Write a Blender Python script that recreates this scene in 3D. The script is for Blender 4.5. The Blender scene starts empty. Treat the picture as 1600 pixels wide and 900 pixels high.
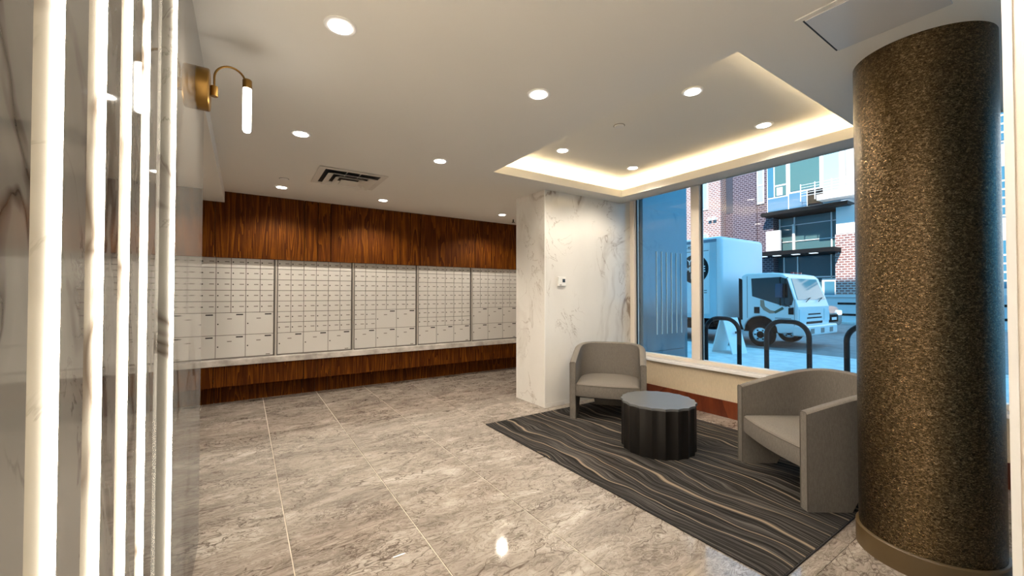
import bpy, bmesh, math, random
from mathutils import Vector, Matrix
PI = math.pi
R = math.radians
sc = bpy.context.scene
C = sc.collection
random.seed(7)

# ------------------------------------------------------------------ camera, world, sun, exposure
cam = bpy.data.objects.new('camera', bpy.data.cameras.new('camera'))
C.objects.link(cam)
cam.data.sensor_width = 36.0
cam.data.lens = 36.0 * 628.8 / 1600.0
cam.data.clip_start = 0.02
cam.data.clip_end = 300
cam.location = (0, 0, 1.45)
cam.rotation_euler = (R(90.92), 0, R(-33.64))
sc.camera = cam

world = bpy.data.worlds.new('sky'); sc.world = world
world.use_nodes = True
bg = world.node_tree.nodes['Background']
bg.inputs['Color'].default_value = (0.13, 0.56, 1.0, 1)
bg.inputs['Strength'].default_value = 2.0

sun = bpy.data.objects.new('sun', bpy.data.lights.new('sun', 'SUN'))
C.objects.link(sun)
sun.data.energy = 7.0
sun.data.color = (1.0, 0.86, 0.74)
sun.data.angle = R(0.6)
sun.rotation_euler = Vector((1.0, 0.30, -0.80)).to_track_quat('-Z', 'Y').to_euler()

sc.view_settings.view_transform = 'Standard'
sc.view_settings.look = 'None'
sc.view_settings.gamma = 1.0
sc.view_settings.use_curve_mapping = False
sc.view_settings.exposure = 0.42
sc.cycles.use_denoising = True
sc.cycles.max_bounces = 8
sc.cycles.diffuse_bounces = 5
sc.cycles.glossy_bounces = 4
sc.cycles.transparent_max_bounces = 12
sc.cycles.caustics_reflective = False
sc.cycles.caustics_refractive = False
sc.cycles.sample_clamp_indirect = 4.0

DOWN_W = 66.0          # each recessed downlight
COVE_E = 24.0           # cove tape emission
SLOT_E = 2.4           # wall slot tape emission
WARM = (1.0, 0.88, 0.72)

# ------------------------------------------------------------------ object helpers
def link(o, parent=None):
    C.objects.link(o)
    if parent is not None:
        o.parent = parent
    return o

def obj(name, bm, m, parent=None, smooth=False, loc=None, kind=None):
    me = bpy.data.meshes.new(name)
    bmesh.ops.recalc_face_normals(bm, faces=bm.faces)
    if smooth:
        for f in bm.faces:
            f.smooth = True
    bm.to_mesh(me); bm.free()
    me.materials.append(m)
    if smooth:
        try:
            me.set_sharp_from_angle(angle=R(38))
        except Exception:
            pass
    o = bpy.data.objects.new(name, me)
    if loc: o.location = loc
    if kind: o['kind'] = kind
    return link(o, parent)

def inst(name, me, parent, loc, rotz=0):
    o = bpy.data.objects.new(name, me)
    o.location = loc
    if rotz: o.rotation_euler = (0, 0, rotz)
    return link(o, parent)

def tag(o, label, cat, group=None):
    o['label'] = label; o['category'] = cat
    if group: o['group'] = group
    return o

def thing(name, label, cat, loc=(0, 0, 0), rotz=0, group=None):
    o = bpy.data.objects.new(name, None)
    o.empty_display_size = 0.1
    o.location = loc; o.rotation_euler = (0, 0, rotz)
    link(o)
    return tag(o, label, cat, group)

def struct(name, bm, m, parent=None, smooth=False):
    return obj(name, bm, m, parent, smooth, kind='structure')

def copy_tree(o, parent=None):
    c = o.copy(); C.objects.link(c)
    if parent is not None: c.parent = parent
    for ch in list(o.children): copy_tree(ch, c)
    return c

def N(): return bmesh.new()

def box(x0, x1, y0, y1, z0, z1, bev=0.0, seg=2, bm=None):
    own = bm is None
    if own: bm = N()
    vs = [bm.verts.new(p) for p in ((x0,y0,z0),(x1,y0,z0),(x1,y1,z0),(x0,y1,z0),(x0,y0,z1),(x1,y0,z1),(x1,y1,z1),(x0,y1,z1))]
    fs = []
    for q in ((0,3,2,1),(4,5,6,7),(0,1,5,4),(1,2,6,5),(2,3,7,6),(3,0,4,7)):
        fs.append(bm.faces.new([vs[i] for i in q]))
    if bev > 0:
        es = list({e for f in fs for e in f.edges})
        bmesh.ops.bevel(bm, geom=es, offset=bev, segments=seg, profile=0.5, affect='EDGES')
    return bm

def prism(pts, a, b, axis='z', bm=None):
    """closed outline extruded along an axis; pts are the two other coordinates in x,y,z order"""
    if bm is None: bm = N()
    def P(u, v, w):
        return (u, v, w) if axis == 'z' else ((u, w, v) if axis == 'y' else (w, u, v))
    lo = [bm.verts.new(P(u, v, a)) for u, v in pts]
    hi = [bm.verts.new(P(u, v, b)) for u, v in pts]
    n = len(pts)
    for i in range(n):
        bm.faces.new((lo[i], lo[(i+1) % n], hi[(i+1) % n], hi[i]))
    bm.faces.new(lo[::-1]); bm.faces.new(hi)
    return bm

def lathe(prof, seg=48, bm=None, c=(0, 0, 0), axis='z'):
    if bm is None: bm = N()
    rings = []
    for r, h in prof:
        ring = []
        for k in range(seg):
            a = 2*PI*k/seg
            u, v = r*math.cos(a), r*math.sin(a)
            p = (u, v, h) if axis == 'z' else ((h, u, v) if axis == 'x' else (u, h, v))
            ring.append(bm.verts.new((c[0]+p[0], c[1]+p[1], c[2]+p[2])))
        rings.append(ring)
    for a, b in zip(rings, rings[1:]):
        for k in range(seg):
            bm.faces.new((a[k], a[(k+1) % seg], b[(k+1) % seg], b[k]))
    bm.faces.new(rings[0][::-1]); bm.faces.new(rings[-1])
    return bm

def tube(pts, r, seg=8, bm=None):
    if bm is None: bm = N()
    pts = [Vector(p) for p in pts]
    rings = []
    up = None
    for i, p in enumerate(pts):
        d = (pts[min(i+1, len(pts)-1)] - pts[max(i-1, 0)]).normalized()
        if up is None:
            up = Vector((0, 0, 1)) if abs(d.z) < 0.9 else Vector((1, 0, 0))
        s = d.cross(up).normalized(); up = s.cross(d).normalized()
        rings.append([bm.verts.new(p + r*(math.cos(2*PI*k/seg)*s + math.sin(2*PI*k/seg)*up)) for k in range(seg)])
    for a, b in zip(rings, rings[1:]):
        for k in range(seg):
            bm.faces.new((a[k], a[(k+1) % seg], b[(k+1) % seg], b[k]))
    bm.faces.new(rings[0][::-1]); bm.faces.new(rings[-1])
    return bm

def text_mesh(name, s, size, depth, m, parent, loc, rot, align='CENTER'):
    cu = bpy.data.curves.new(name, 'FONT')
    cu.body = s; cu.size = size; cu.extrude = depth; cu.align_x = align; cu.align_y = 'CENTER'
    cu.offset = size*0.018
    t = bpy.data.objects.new(name + '_tmp', cu); C.objects.link(t)
    dg = bpy.context.evaluated_depsgraph_get()
    me = bpy.data.meshes.new_from_object(t.evaluated_get(dg))
    bpy.data.objects.remove(t)
    me.name = name
    me.materials.clear(); me.materials.append(m)
    o = bpy.data.objects.new(name, me)
    o.location = loc; o.rotation_euler = rot
    return link(o, parent)

# ------------------------------------------------------------------ materials
class NT:
    def __init__(s, name, col=(0.8, 0.8, 0.8), rough=0.5, metal=0.0, **kw):
        s.m = bpy.data.materials.new(name); s.m.use_nodes = True
        s.t = s.m.node_tree; s.b = s.t.nodes['Principled BSDF']
        s.b.inputs['Base Color'].default_value = (*col, 1)
        s.b.inputs['Roughness'].default_value = rough
        s.b.inputs['Metallic'].default_value = metal
        for k, v in kw.items():
            s.b.inputs[k].default_value = v
    def n(s, typ, **kw):
        nd = s.t.nodes.new('ShaderNode' + typ)
        for k, v in kw.items():
            if hasattr(nd, k): setattr(nd, k, v)
            else: nd.inputs[k].default_value = v
        return nd
    def l(s, a, b): s.t.links.new(a, b)
    def math(s, op, a, b=None, clamp=False):
        nd = s.n('Math', operation=op, use_clamp=clamp)
        for i, v in enumerate((a, b)):
            if v is None: continue
            if isinstance(v, (int, float)): nd.inputs[i].default_value = v
            else: s.l(v, nd.inputs[i])
        return nd.outputs[0]
    def coords(s, kind='Object', scale=(1, 1, 1), rand=0.0):
        if kind == 'World': v = s.n('NewGeometry').outputs['Position']
        else: v = s.n('TexCoord').outputs[kind]
        if rand:
            oi = s.n('ObjectInfo')
            cx = s.n('CombineXYZ')
            s.l(s.math('MULTIPLY', oi.outputs['Random'], rand), cx.inputs[0])
            s.l(s.math('MULTIPLY', oi.outputs['Random'], rand*1.7), cx.inputs[1])
            s.l(s.math('MULTIPLY', oi.outputs['Random'], rand*0.6), cx.inputs[2])
            va = s.n('VectorMath', operation='ADD'); s.l(v, va.inputs[0]); s.l(cx.outputs[0], va.inputs[1]); v = va.outputs[0]
        mp = s.n('Mapping'); mp.inputs['Scale'].default_value = scale; s.l(v, mp.inputs[0])
        return mp.outputs[0]
    def noise(s, v, scale=1, detail=4, rough=0.5, dist=0.0, out='Fac'):
        nd = s.n('TexNoise', Scale=scale, Detail=detail, Roughness=rough, Distortion=dist); s.l(v, nd.inputs['Vector'])
        return nd.outputs[out]
    def vein(s, f, width):
        d = s.math('ABSOLUTE', s.math('SUBTRACT', f, 0.5))
        return s.math('SUBTRACT', 1.0, s.math('DIVIDE', d, width), clamp=True)
    def ramp(s, f, stops):
        nd = s.n('ValToRGB'); e = nd.color_ramp.elements
        while len(e) < len(stops): e.new(0.5)
        for el, (p, c) in zip(e, stops): el.position = p; el.color = (*c, 1)
        s.l(f, nd.inputs[0]); return nd.outputs[0]
    def mix(s, f, a, b):
        nd = s.n('Mix', data_type='RGBA')
        for i, v in ((0, f), (6, a), (7, b)):
            if isinstance(v, (int, float)): nd.inputs[i].default_value = v
            elif isinstance(v, tuple): nd.inputs[i].default_value = (*v, 1)
            else: s.l(v, nd.inputs[i])
        return nd.outputs[2]
    def color(s, c): s.l(c, s.b.inputs['Base Color'])
    def bump(s, h, strength=0.3, dist=0.01):
        nd = s.n('Bump', Strength=strength, Distance=dist); s.l(h, nd.inputs['Height']); s.l(nd.outputs[0], s.b.inputs['Normal'])

def plain(name, col, rough=0.5, metal=0.0, **kw):
    return NT(name, col, rough, metal, **kw).m

def emit(name, col, strength):
    s = NT(name, col, 0.5)
    s.b.inputs['Emission Color'].default_value = (*col, 1)
    s.b.inputs['Emission Strength'].default_value = strength
    return s.m

def m_marble(name, base, veincol, scale=1.0, rough=0.07):
    s = NT(name, base, rough)
    v = s.coords('World', (scale, scale, scale*0.62))
    w = s.noise(v, 1.1, 3, 0.5, 0.0, 'Color')
    va = s.n('VectorMath', operation='MULTIPLY_ADD'); s.l(w, va.inputs[0]); va.inputs[1].default_value = (0.9, 0.9, 0.9); s.l(v, va.inputs[2])
    n1 = s.noise(va.outputs[0], 0.75, 5, 0.55, 0.6)
    v1 = s.vein(n1, 0.014)
    v1b = s.vein(n1, 0.06)
    m1 = s.ramp(s.noise(v, 1.7, 2), [(0.36, (0, 0, 0)), (0.52, (1, 1, 1))])
    n2 = s.noise(va.outputs[0], 2.3, 6, 0.6, 0.9)
    v2 = s.vein(n2, 0.010)
    m2 = s.ramp(s.noise(v, 2.2, 2), [(0.46, (0, 0, 0)), (0.60, (1, 1, 1))])
    cloud = s.ramp(s.noise(v, 2.0, 4), [(0.35, tuple(c*0.93 for c in base)), (0.7, base)])
    c = s.mix(s.math('MULTIPLY', s.math('MULTIPLY', v1b, m1), 0.34), cloud, veincol)
    c = s.mix(s.math('MULTIPLY', s.math('MULTIPLY', v1, m1), 0.85), c, veincol)
    c = s.mix(s.math('MULTIPLY', s.math('MULTIPLY', v2, m2), 0.55), c, veincol)
    s.color(c)
    return s.m

def m_floor():
    s = NT('brown_veined_marble', (0.4, 0.35, 0.3), 0.06)
    v = s.coords('Object', (0.65, 1.5, 1), rand=41.0)
    w = s.noise(v, 1.6, 4, 0.6, 0.3, 'Color')
    va = s.n('VectorMath', operation='MULTIPLY_ADD'); s.l(w, va.inputs[0]); va.inputs[1].default_value = (0.75, 0.75, 0.75); s.l(v, va.inputs[2])
    big = s.noise(va.outputs[0], 2.6, 10, 0.68, 0.7)
    c = s.ramp(big, [(0.30, (0.14, 0.114, 0.095)), (0.45, (0.26, 0.222, 0.192)), (0.57, (0.36, 0.315, 0.275)), (0.72, (0.56, 0.505, 0.455))])
    fine = s.noise(va.outputs[0], 14, 8, 0.7, 1.2)
    c = s.mix(s.math('MULTIPLY', s.vein(fine, 0.07), 0.30), c, (0.48, 0.43, 0.385))
    d1 = s.noise(va.outputs[0], 3.2, 7, 0.62, 1.6)
    msk = s.ramp(s.noise(v, 1.3, 3), [(0.42, (0, 0, 0)), (0.60, (1, 1, 1))])
    c = s.mix(s.math('MULTIPLY', s.math('MULTIPLY', s.vein(d1, 0.020), msk), 0.95), c, (0.055, 0.036, 0.024))
    vo = s.n('TexVoronoi', feature='DISTANCE_TO_EDGE', Scale=4.2); s.l(va.outputs[0], vo.inputs['Vector'])
    crack = s.math('SUBTRACT', 1.0, s.math('DIVIDE', vo.outputs['Distance'], 0.022), clamp=True)
    msk2 = s.ramp(s.noise(v, 2.1, 3), [(0.42, (0, 0, 0)), (0.52, (1, 1, 1))])
    c = s.mix(s.math('MULTIPLY', s.math('MULTIPLY', crack, msk2), 0.8), c, (0.06, 0.04, 0.028))
    vo2 = s.n('TexVoronoi', feature='DISTANCE_TO_EDGE', Scale=11.0); s.l(va.outputs[0], vo2.inputs['Vector'])
    crk2 = s.math('SUBTRACT', 1.0, s.math('DIVIDE', vo2.outputs['Distance'], 0.03), clamp=True)
    msk3 = s.ramp(s.noise(v, 2.6, 3, 0.5, 0.4), [(0.48, (0, 0, 0)), (0.58, (1, 1, 1))])
    c = s.mix(s.math('MULTIPLY', s.math('MULTIPLY', crk2, msk3), 0.5), c, (0.55, 0.50, 0.45))
    d2 = s.noise(va.outputs[0], 7.5, 6, 0.6, 1.8)
    c = s.mix(s.math('MULTIPLY', s.vein(d2, 0.026), 0.62), c, (0.085, 0.06, 0.042))
    s.color(c)
    return s.m

def m_wood(name, dark, mid, light, rough=0.38, spec=0.4):
    s = NT(name, mid, rough)
    s.b.inputs['Specular IOR Level'].default_value = spec
    v = s.coords('Object', (1, 1, 1), rand=23.0)
    mp = s.n('Mapping'); mp.inputs['Scale'].default_value = (8.0, 2.0, 0.55); s.l(v, mp.inputs[0])
    rings = s.noise(mp.outputs[0], 0.62, 3, 0.5, 0.5)
    saw = s.math('FRACT', s.math('MULTIPLY', rings, 13.0))
    mp2 = s.n('Mapping'); mp2.inputs['Scale'].default_value = (90.0, 20.0, 3.0); s.l(v, mp2.inputs[0])
    grain = s.noise(mp2.outputs[0], 1.0, 6, 0.7, 0.3)
    c = s.ramp(s.math('ADD', s.math('MULTIPLY', saw, 0.34), s.math('MULTIPLY', grain, 0.72)), [(0.22, light), (0.52, mid), (0.86, dark)])
    s.color(c)
    s.bump(grain, 0.08, 0.004)
    return s.m

def m_fabric(name, col, scale=420, var=0.12, bump=0.25):
    s = NT(name, col, 0.9)
    s.b.inputs['Specular IOR Level'].default_value = 0.2
    v = s.coords('Object')
    n1 = s.noise(v, scale, 2, 0.6)
    n2 = s.noise(s.coords('Object', (1, 1, 0.25)), scale*0.35, 2, 0.6)
    f = s.math('ADD', s.math('MULTIPLY', n1, 0.5), s.math('MULTIPLY', n2, 0.5))
    s.color(s.ramp(f, [(0.3, tuple(c*(1-var*2) for c in col)), (0.7, tuple(min(1, c*(1+var*2)) for c in col))]))
    s.bump(f, bump, 0.003)
    return s.m

def m_rug():
    s = NT('striped_rug', (0.05, 0.05, 0.05), 0.95)
    s.b.inputs['Specular IOR Level'].default_value = 0.1
    tc = s.n('TexCoord').outputs['Object']
    sep = s.n('SeparateXYZ'); s.l(tc, sep.inputs[0])
    mp = s.n('Mapping'); mp.inputs['Scale'].default_value = (1.1, 0.75, 1); s.l(tc, mp.inputs[0])
    w = s.noise(mp.outputs[0], 1.5, 2, 0.45)
    xs = s.math('ADD', sep.outputs[0], s.math('MULTIPLY', s.math('SUBTRACT', w, 0.5), 0.42))
    cx = s.n('CombineXYZ'); s.l(s.math('MULTIPLY', xs, 52.0), cx.inputs[0]); s.l(s.math('MULTIPLY', sep.outputs[1], 0.9), cx.inputs[1])
    st = s.noise(cx.outputs[0], 1.0, 5, 0.7, 0.1)
    c = s.ramp(st, [(0.36, (0.007, 0.0065, 0.0065)), (0.5, (0.028, 0.0255, 0.0245)), (0.64, (0.105, 0.097, 0.092))])
    cx2 = s.n('CombineXYZ'); s.l(s.math('MULTIPLY', xs, 4.0), cx2.inputs[0]); s.l(s.math('MULTIPLY', sep.outputs[1], 0.22), cx2.inputs[1])
    jit = s.noise(cx2.outputs[0], 1.0, 1, 0.3)
    u = s.math('ADD', s.math('MULTIPLY', xs, 5.6), s.math('MULTIPLY', jit, 1.6))
    f = s.math('ABSOLUTE', s.math('SUBTRACT', s.math('FRACT', u), 0.5))
    wid = s.math('ADD', s.math('MULTIPLY', s.noise(cx.outputs[0], 0.09, 1), 0.075), 0.012)
    ln = s.math('SUBTRACT', 1.0, s.math('DIVIDE', f, wid), clamp=True)
    c = s.mix(s.math('MULTIPLY', s.math('POWER', ln, 0.8), 0.8), c, (0.34, 0.265, 0.19))
    s.color(c)
    s.bump(s.noise(tc, 500, 2), 0.4, 0.003)
    return s.m

def m_bronze():
    s = NT('crackled_bronze_wallcovering', (0.10, 0.07, 0.035), 0.25, 0.95)
    v = s.coords('Object', (1, 1, 1.6))
    n1 = s.noise(v, 70, 3, 0.6, 1.0)
    n2 = s.noise(s.coords('Object', (1, 1, 2.6)), 160, 2, 0.6, 0.6)
    f = s.math('ADD', s.math('MULTIPLY', n1, 0.6), s.math('MULTIPLY', n2, 0.4))
    s.color(s.ramp(f, [(0.36, (0.022, 0.014, 0.006)), (0.52, (0.095, 0.064, 0.031)), (0.68, (0.34, 0.25, 0.145))]))
    s.bump(f, 0.75, 0.006)
    return s.m

def m_brick(name, c1, c2, mortar):
    s = NT(name, c1, 0.85)
    g = s.n('NewGeometry').outputs['Position']
    sep = s.n('SeparateXYZ'); s.l(g, sep.inputs[0])
    cx = s.n('CombineXYZ'); s.l(s.math('ADD', sep.outputs[1], sep.outputs[0]), cx.inputs[0]); s.l(sep.outputs[2], cx.inputs[1])
    b = s.n('TexBrick', Scale=1.9)
    s.l(cx.outputs[0], b.inputs['Vector'])
    b.inputs['Color1'].default_value = (*c1, 1); b.inputs['Color2'].default_value = (*c2, 1); b.inputs['Mortar'].default_value = (*mortar, 1)
    b.inputs['Mortar Size'].default_value = 0.045
    s.color(b.outputs['Color'])
    return s.m

def m_glass(name, tint=(1, 1, 1), boost=1.0):
    m = bpy.data.materials.new(name); m.use_nodes = True
    t = m.node_tree; t.nodes.clear()
    o = t.nodes.new('ShaderNodeOutputMaterial'); mx = t.nodes.new('ShaderNodeMixShader')
    tr = t.nodes.new('ShaderNodeBsdfTransparent'); gl = t.nodes.new('ShaderNodeBsdfGlossy'); fr = t.nodes.new('ShaderNodeFresnel')
    mu = t.nodes.new('ShaderNodeMath'); mu.operation = 'MULTIPLY'; mu.inputs[1].default_value = boost; mu.use_clamp = True
    tr.inputs[0].default_value = (*tint, 1); gl.inputs['Roughness'].default_value = 0.0; fr.inputs[0].default_value = 1.45
    t.links.new(fr.outputs[0], mu.inputs[0]); t.links.new(mu.outputs[0], mx.inputs[0])
    t.links.new(tr.outputs[0], mx.inputs[1]); t.links.new(gl.outputs[0], mx.inputs[2]); t.links.new(mx.outputs[0], o.inputs[0])
    return m

def m_noisy(name, a, b, scale, rough=0.7, detail=5):
    s = NT(name, a, rough)
    s.color(s.ramp(s.noise(s.coords('World'), scale, detail, 0.6), [(0.35, a), (0.65, b)]))
    return s.m

CEIL = plain('ceiling_paint', (0.88, 0.855, 0.80), 0.6)
MARBLE = m_marble('white_marble', (0.84, 0.82, 0.79), (0.24, 0.175, 0.13))
LMARBLE = m_marble('polished_grey_white_marble', (0.28, 0.272, 0.25), (0.05, 0.036, 0.026), 1.6, 0.04)
LMARBLE.node_tree.nodes['Principled BSDF'].inputs['Specular IOR Level'].default_value = 0.28
FLOOR = m_floor()
GROUT = plain('cream_grout', (0.62, 0.55, 0.46), 0.7)
WOOD = m_wood('walnut_veneer', (0.017, 0.003, 0.0006), (0.075, 0.019, 0.0016), (0.19, 0.064, 0.004), 0.55, 0.08)
REDWOOD = m_wood('reddish_wood', (0.05, 0.010, 0.005), (0.13, 0.028, 0.011), (0.20, 0.05, 0.02), 0.3)
REVEAL = plain('dark_reveal', (0.012, 0.006, 0.004), 0.8)
MAIL = plain('light_enamel', (0.68, 0.665, 0.645), 0.30, 0.25)
MAILFRAME = plain('grey_enamel', (0.17, 0.155, 0.145), 0.45, 0.3)
ALU = plain('brushed_aluminium', (0.66, 0.63, 0.60), 0.3, 0.75)
DARKMETAL = plain('dark_lock_metal', (0.035, 0.03, 0.028), 0.4, 0.5)
PLATE = plain('grey_number_plate', (0.22, 0.20, 0.185), 0.4)
BLACK = plain('black_rubber', (0.01, 0.01, 0.011), 0.6)
FABRIC = m_fabric('taupe_upholstery', (0.165, 0.150, 0.134))
PIPING = plain('dark_taupe_piping', (0.10, 0.088, 0.075), 0.9)
TABLE = plain('black_lacquer', (0.006, 0.005, 0.0045), 0.36)
TABLETOP = plain('black_satin_top', (0.115, 0.122, 0.13), 0.26)
RUG = m_rug()
BRONZE = m_bronze()
BASEBRONZE = plain('brown_satin_base', (0.090, 0.058, 0.024), 0.45)
WALLFAB = m_fabric('beige_wallcovering', (0.66, 0.55, 0.40), 260, 0.06, 0.15)
CREAM = m_fabric('cream_wallcovering', (0.90, 0.82, 0.71), 300, 0.03, 0.08)
FRAME = plain('almond_window_frame', (0.80, 0.73, 0.65), 0.35)
GASKET = plain('black_gasket', (0.012, 0.014, 0.016), 0.5)
SILL = plain('white_stone_sill', (0.86, 0.85, 0.85), 0.2)
WHITE = plain('white_trim', (0.86, 0.85, 0.83), 0.4)
GLASS = m_glass('window_glass', (0.97, 1.0, 1.0), 1.5)
BRASS = plain('aged_brass', (0.27, 0.15, 0.038), 0.34, 0.9)
SCONCE = emit('sconce_tube_light', (1.0, 0.93, 0.82), 14.0)
LENS = emit('downlight_lens', (1.0, 0.93, 0.84), 9.0)
COVE = emit('cove_led_tape', (1.0, 0.80, 0.50), COVE_E)
DIFFUSER = emit('slot_edge_diffuser', (1.0, 0.90, 0.76), 26.0)
SLOT = emit('slot_led_tape', (1.0, 0.80, 0.54), SLOT_E)
STONE = m_noisy('grey_stone', (0.34, 0.315, 0.295), (0.62, 0.585, 0.55), 6.0, 0.25)
GENWALL = plain('warm_white_wall_paint', (0.72, 0.67, 0.60), 0.6)

# ------------------------------------------------------------------ the room
ZC = 2.80
# floor: grout bed with a marble tile laid in each bay
fl = struct('floor', box(-1.7, 5.0, -3.1, 6.9, -0.12, -0.004), GROUT)
TX, TY, G = 0.6775, 1.352, 0.0032
tile_me = None
for i in range(-3, 8):
    for j in range(-3, 5):
        x0, y0 = 0.231 + i*TX, 0.878 + j*TY
        if x0 + TX > 5.01 or x0 < -1.85 or y0 < -3.2: continue
        if tile_me is None:
            t = obj('tile', box(G, TX-G, G*0.4, TY-G*0.4, -0.010, 0.0, 0.0012, 1), FLOOR, fl, loc=(x0, y0, 0)); tile_me = t.data
        else:
            inst('tile', tile_me, fl, (x0, y0, 0))

# ceiling with the raised tray: one continuous sheet of rings
def rect_ring(bm, x0, x1, y0, y1, z): return [bm.verts.new(p) for p in ((x0,y0,z),(x1,y0,z),(x1,y1,z),(x0,y1,z))]
CX0, CX1, CY0, CY1 = 2.275, 4.35, 1.15, 3.79
bm = N(); e = 0.13
rings = [rect_ring(bm, -1.7, 4.64, -3.1, 6.9, ZC), rect_ring(bm, CX0, CX1, CY0, CY1, ZC), rect_ring(bm, CX0, CX1, CY0, CY1, ZC+0.095),
         rect_ring(bm, CX0-0.02, CX1+0.02, CY0-0.02, CY1+0.02, ZC+0.095), rect_ring(bm, CX0-0.02, CX1+0.02, CY0-0.02, CY1+0.02, ZC+0.06),
         rect_ring(bm, CX0-e, CX1+e, CY0-e, CY1+e, ZC+0.06), rect_ring(bm, CX0-e, CX1+e, CY0-e, CY1+e, ZC+0.215)]
for a, b in zip(rings, rings[1:]):
    for k in range(4): bm.faces.new((a[k], a[(k+1) % 4], b[(k+1) % 4], b[k]))
bm.faces.new(rings[-1])
ce = struct('ceiling', bm, CEIL)
tape = thing('cove_light_tape', 'warm light tape glowing in the raised ceiling tray over the rug', 'light')
zt = ZC+0.064
for (x0, x1, y0, y1) in ((CX0-0.10, CX0-0.06, CY0, CY1), (CX1+0.06, CX1+0.10, CY0, CY1), (CX0, CX1, CY0-0.10, CY0-0.06), (CX0, CX1, CY1+0.06, CY1+0.10)):
    obj('led_strip', box(x0, x1, y0, y1, zt, zt+0.008), COVE, tape)
# ceiling edge over the window: fascia and blind pocket
struct('trim_1', box(4.62, 4.66, -3.1, 4.06, ZC, ZC+0.16), CEIL)
struct('trim_2', box(4.66, 5.02, -3.1, 4.06, ZC+0.13, ZC+0.17), CEIL)
# bulkhead beyond the marble wall
struct('wall_bulkhead', box(-1.7, -0.224, 3.0, 6.45, 2.655, 2.86), CEIL)

# storeys above the lobby (shade the street in front of the window)
struct('wall_upper_storeys', box(-14, 5.05, -40, 46, 3.08, 20.0), plain('upper_cladding', (0.55, 0.53, 0.5), 0.8))

# left marble wall with lit vertical slots
slots = [(-1.104+0.2*k, -1.012+0.2*k) for k in range(6)] + [(0.100, 0.192), (0.302, 0.394), (0.502, 0.594), (0.704, 0.796), (0.902, 0.996), (1.099, 1.186), (1.292, 1.381), (1.499, 1.858)]  # first six are unseen, added behind the viewer to brighten the ceiling
XW, D = -0.21, 0.040
pts = [(-0.62, -3.1), (XW, -3.1)]
for a, b in slots: pts += [(XW, a), (XW-D, a), (XW-D, b), (XW, b)]
pts += [(XW, 3.0), (-0.62, 3.0)]
wl = struct('wall_left', prism(pts, 0, ZC+0.02), LMARBLE)
for a, b in slots:
    th = thing('wall_slot_light', '', 'light', (XW, b, 0), 0, 'vertical light slots in the left marble wall')
    if a > 1.45: obj('led_strip', box(-D+0.001, -D+0.005, a-b+0.001, a-b+0.074, 0.02, ZC-0.02), SLOT, th)
    else: obj('led_strip', box(-D+0.006, -0.010, a-b+0.001, a-b+0.005, 0.02, ZC-0.02), SLOT, th)
    obj('edge_trim', box(-0.0085, 0.0015, -0.004, 0.0015, 0.0, ZC-0.001), DIFFUSER, th)
    th['label'] = {0.704: 'widest vertical lit slot at the far left edge of the picture', 0.902: 'second lit wall slot from the left picture edge',
                   1.099: 'third lit wall slot from the left, middle of the five', 1.292: 'narrow lit wall slot, fourth from the left picture edge',
                   1.499: 'last lit slot nearest the brass sconce, with wide grey marble return'}.get(a, 'unseen vertical lit slot in the marble wall beside the viewer')
# rest of the shell
struct('wall_left_far', box(-1.75, -1.6, 3.0, 6.9, 0, ZC+0.05), GENWALL)
struct('wall_left_return', box(-1.6, -0.62, 2.85, 3.0, 0, ZC+0.05), GENWALL)
struct('wall_rear', box(-0.62, 5.0, -3.25, -3.1, 0, ZC+0.05), GENWALL)
struct('wall_alcove', box(4.95, 5.1, 4.7, 6.9, 0, ZC+0.05), GENWALL)

# marble pier by the window
wp = struct('wall_pier', box(3.207, 5.04, 4.06, 4.70, 0, ZC+0.3), MARBLE)
obj('corner_trim', box(3.2035, 3.2125, 4.0565, 4.0655, 0.0, ZC), WHITE, wp)
obj('corner_trim', box(3.2035, 3.2125, 4.6945, 4.7035, 0.0, ZC), WHITE, wp)
obj('skirting', box(3.214, 4.74, 4.054, 4.061, 0.0, 0.055), MARBLE, wp)

# window wall
WX = 4.75
struct('wall_right', box(WX, 5.04, -3.1, 4.06, 0, 0.53), WALLFAB)
struct('baseboard_right', box(WX-0.016, WX, -3.1, 4.055, 0, 0.198, 0.004, 1), REDWOOD)
w1 = struct('window_1', box(4.84, 4.93, -3.1, 4.06, 0.565, 0.612, 0.004, 1), FRAME)
obj('window_sill', box(4.70, 4.95, -3.1, 4.058, 0.53, 0.566, 0.006, 2), SILL, w1)
obj('head_rail', box(4.84, 4.93, -3.1, 4.06, 2.875, 2.93), FRAME, w1)
for y0, y1 in ((3.975, 4.06), (2.945, 3.065), (0.86, 0.96), (-1.2, -1.1)):
    fm = obj('mullion', box(4.835, 4.93, y0, y1, 0.612, 2.876, 0.004, 1), FRAME, w1)
    obj('gasket', box(4.875, 4.90, y0-0.012, y0, 0.612, 2.876), GASKET, fm)
    if y1 < 4: obj('gasket', box(4.875, 4.90, y1, y1+0.012, 0.612, 2.876), GASKET, fm)
for y0, y1 in ((3.065, 3.975), (0.96, 2.945), (-1.1, 0.86), (-3.1, -1.2)):
    b = N()
    vs = [b.verts.new(p) for p in ((4.888, y0, 0.60), (4.888, y1, 0.60), (4.888, y1, 2.89), (4.888, y0, 2.89))]
    b.faces.new(vs)
    obj('pane', b, GLASS, w1)

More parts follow.
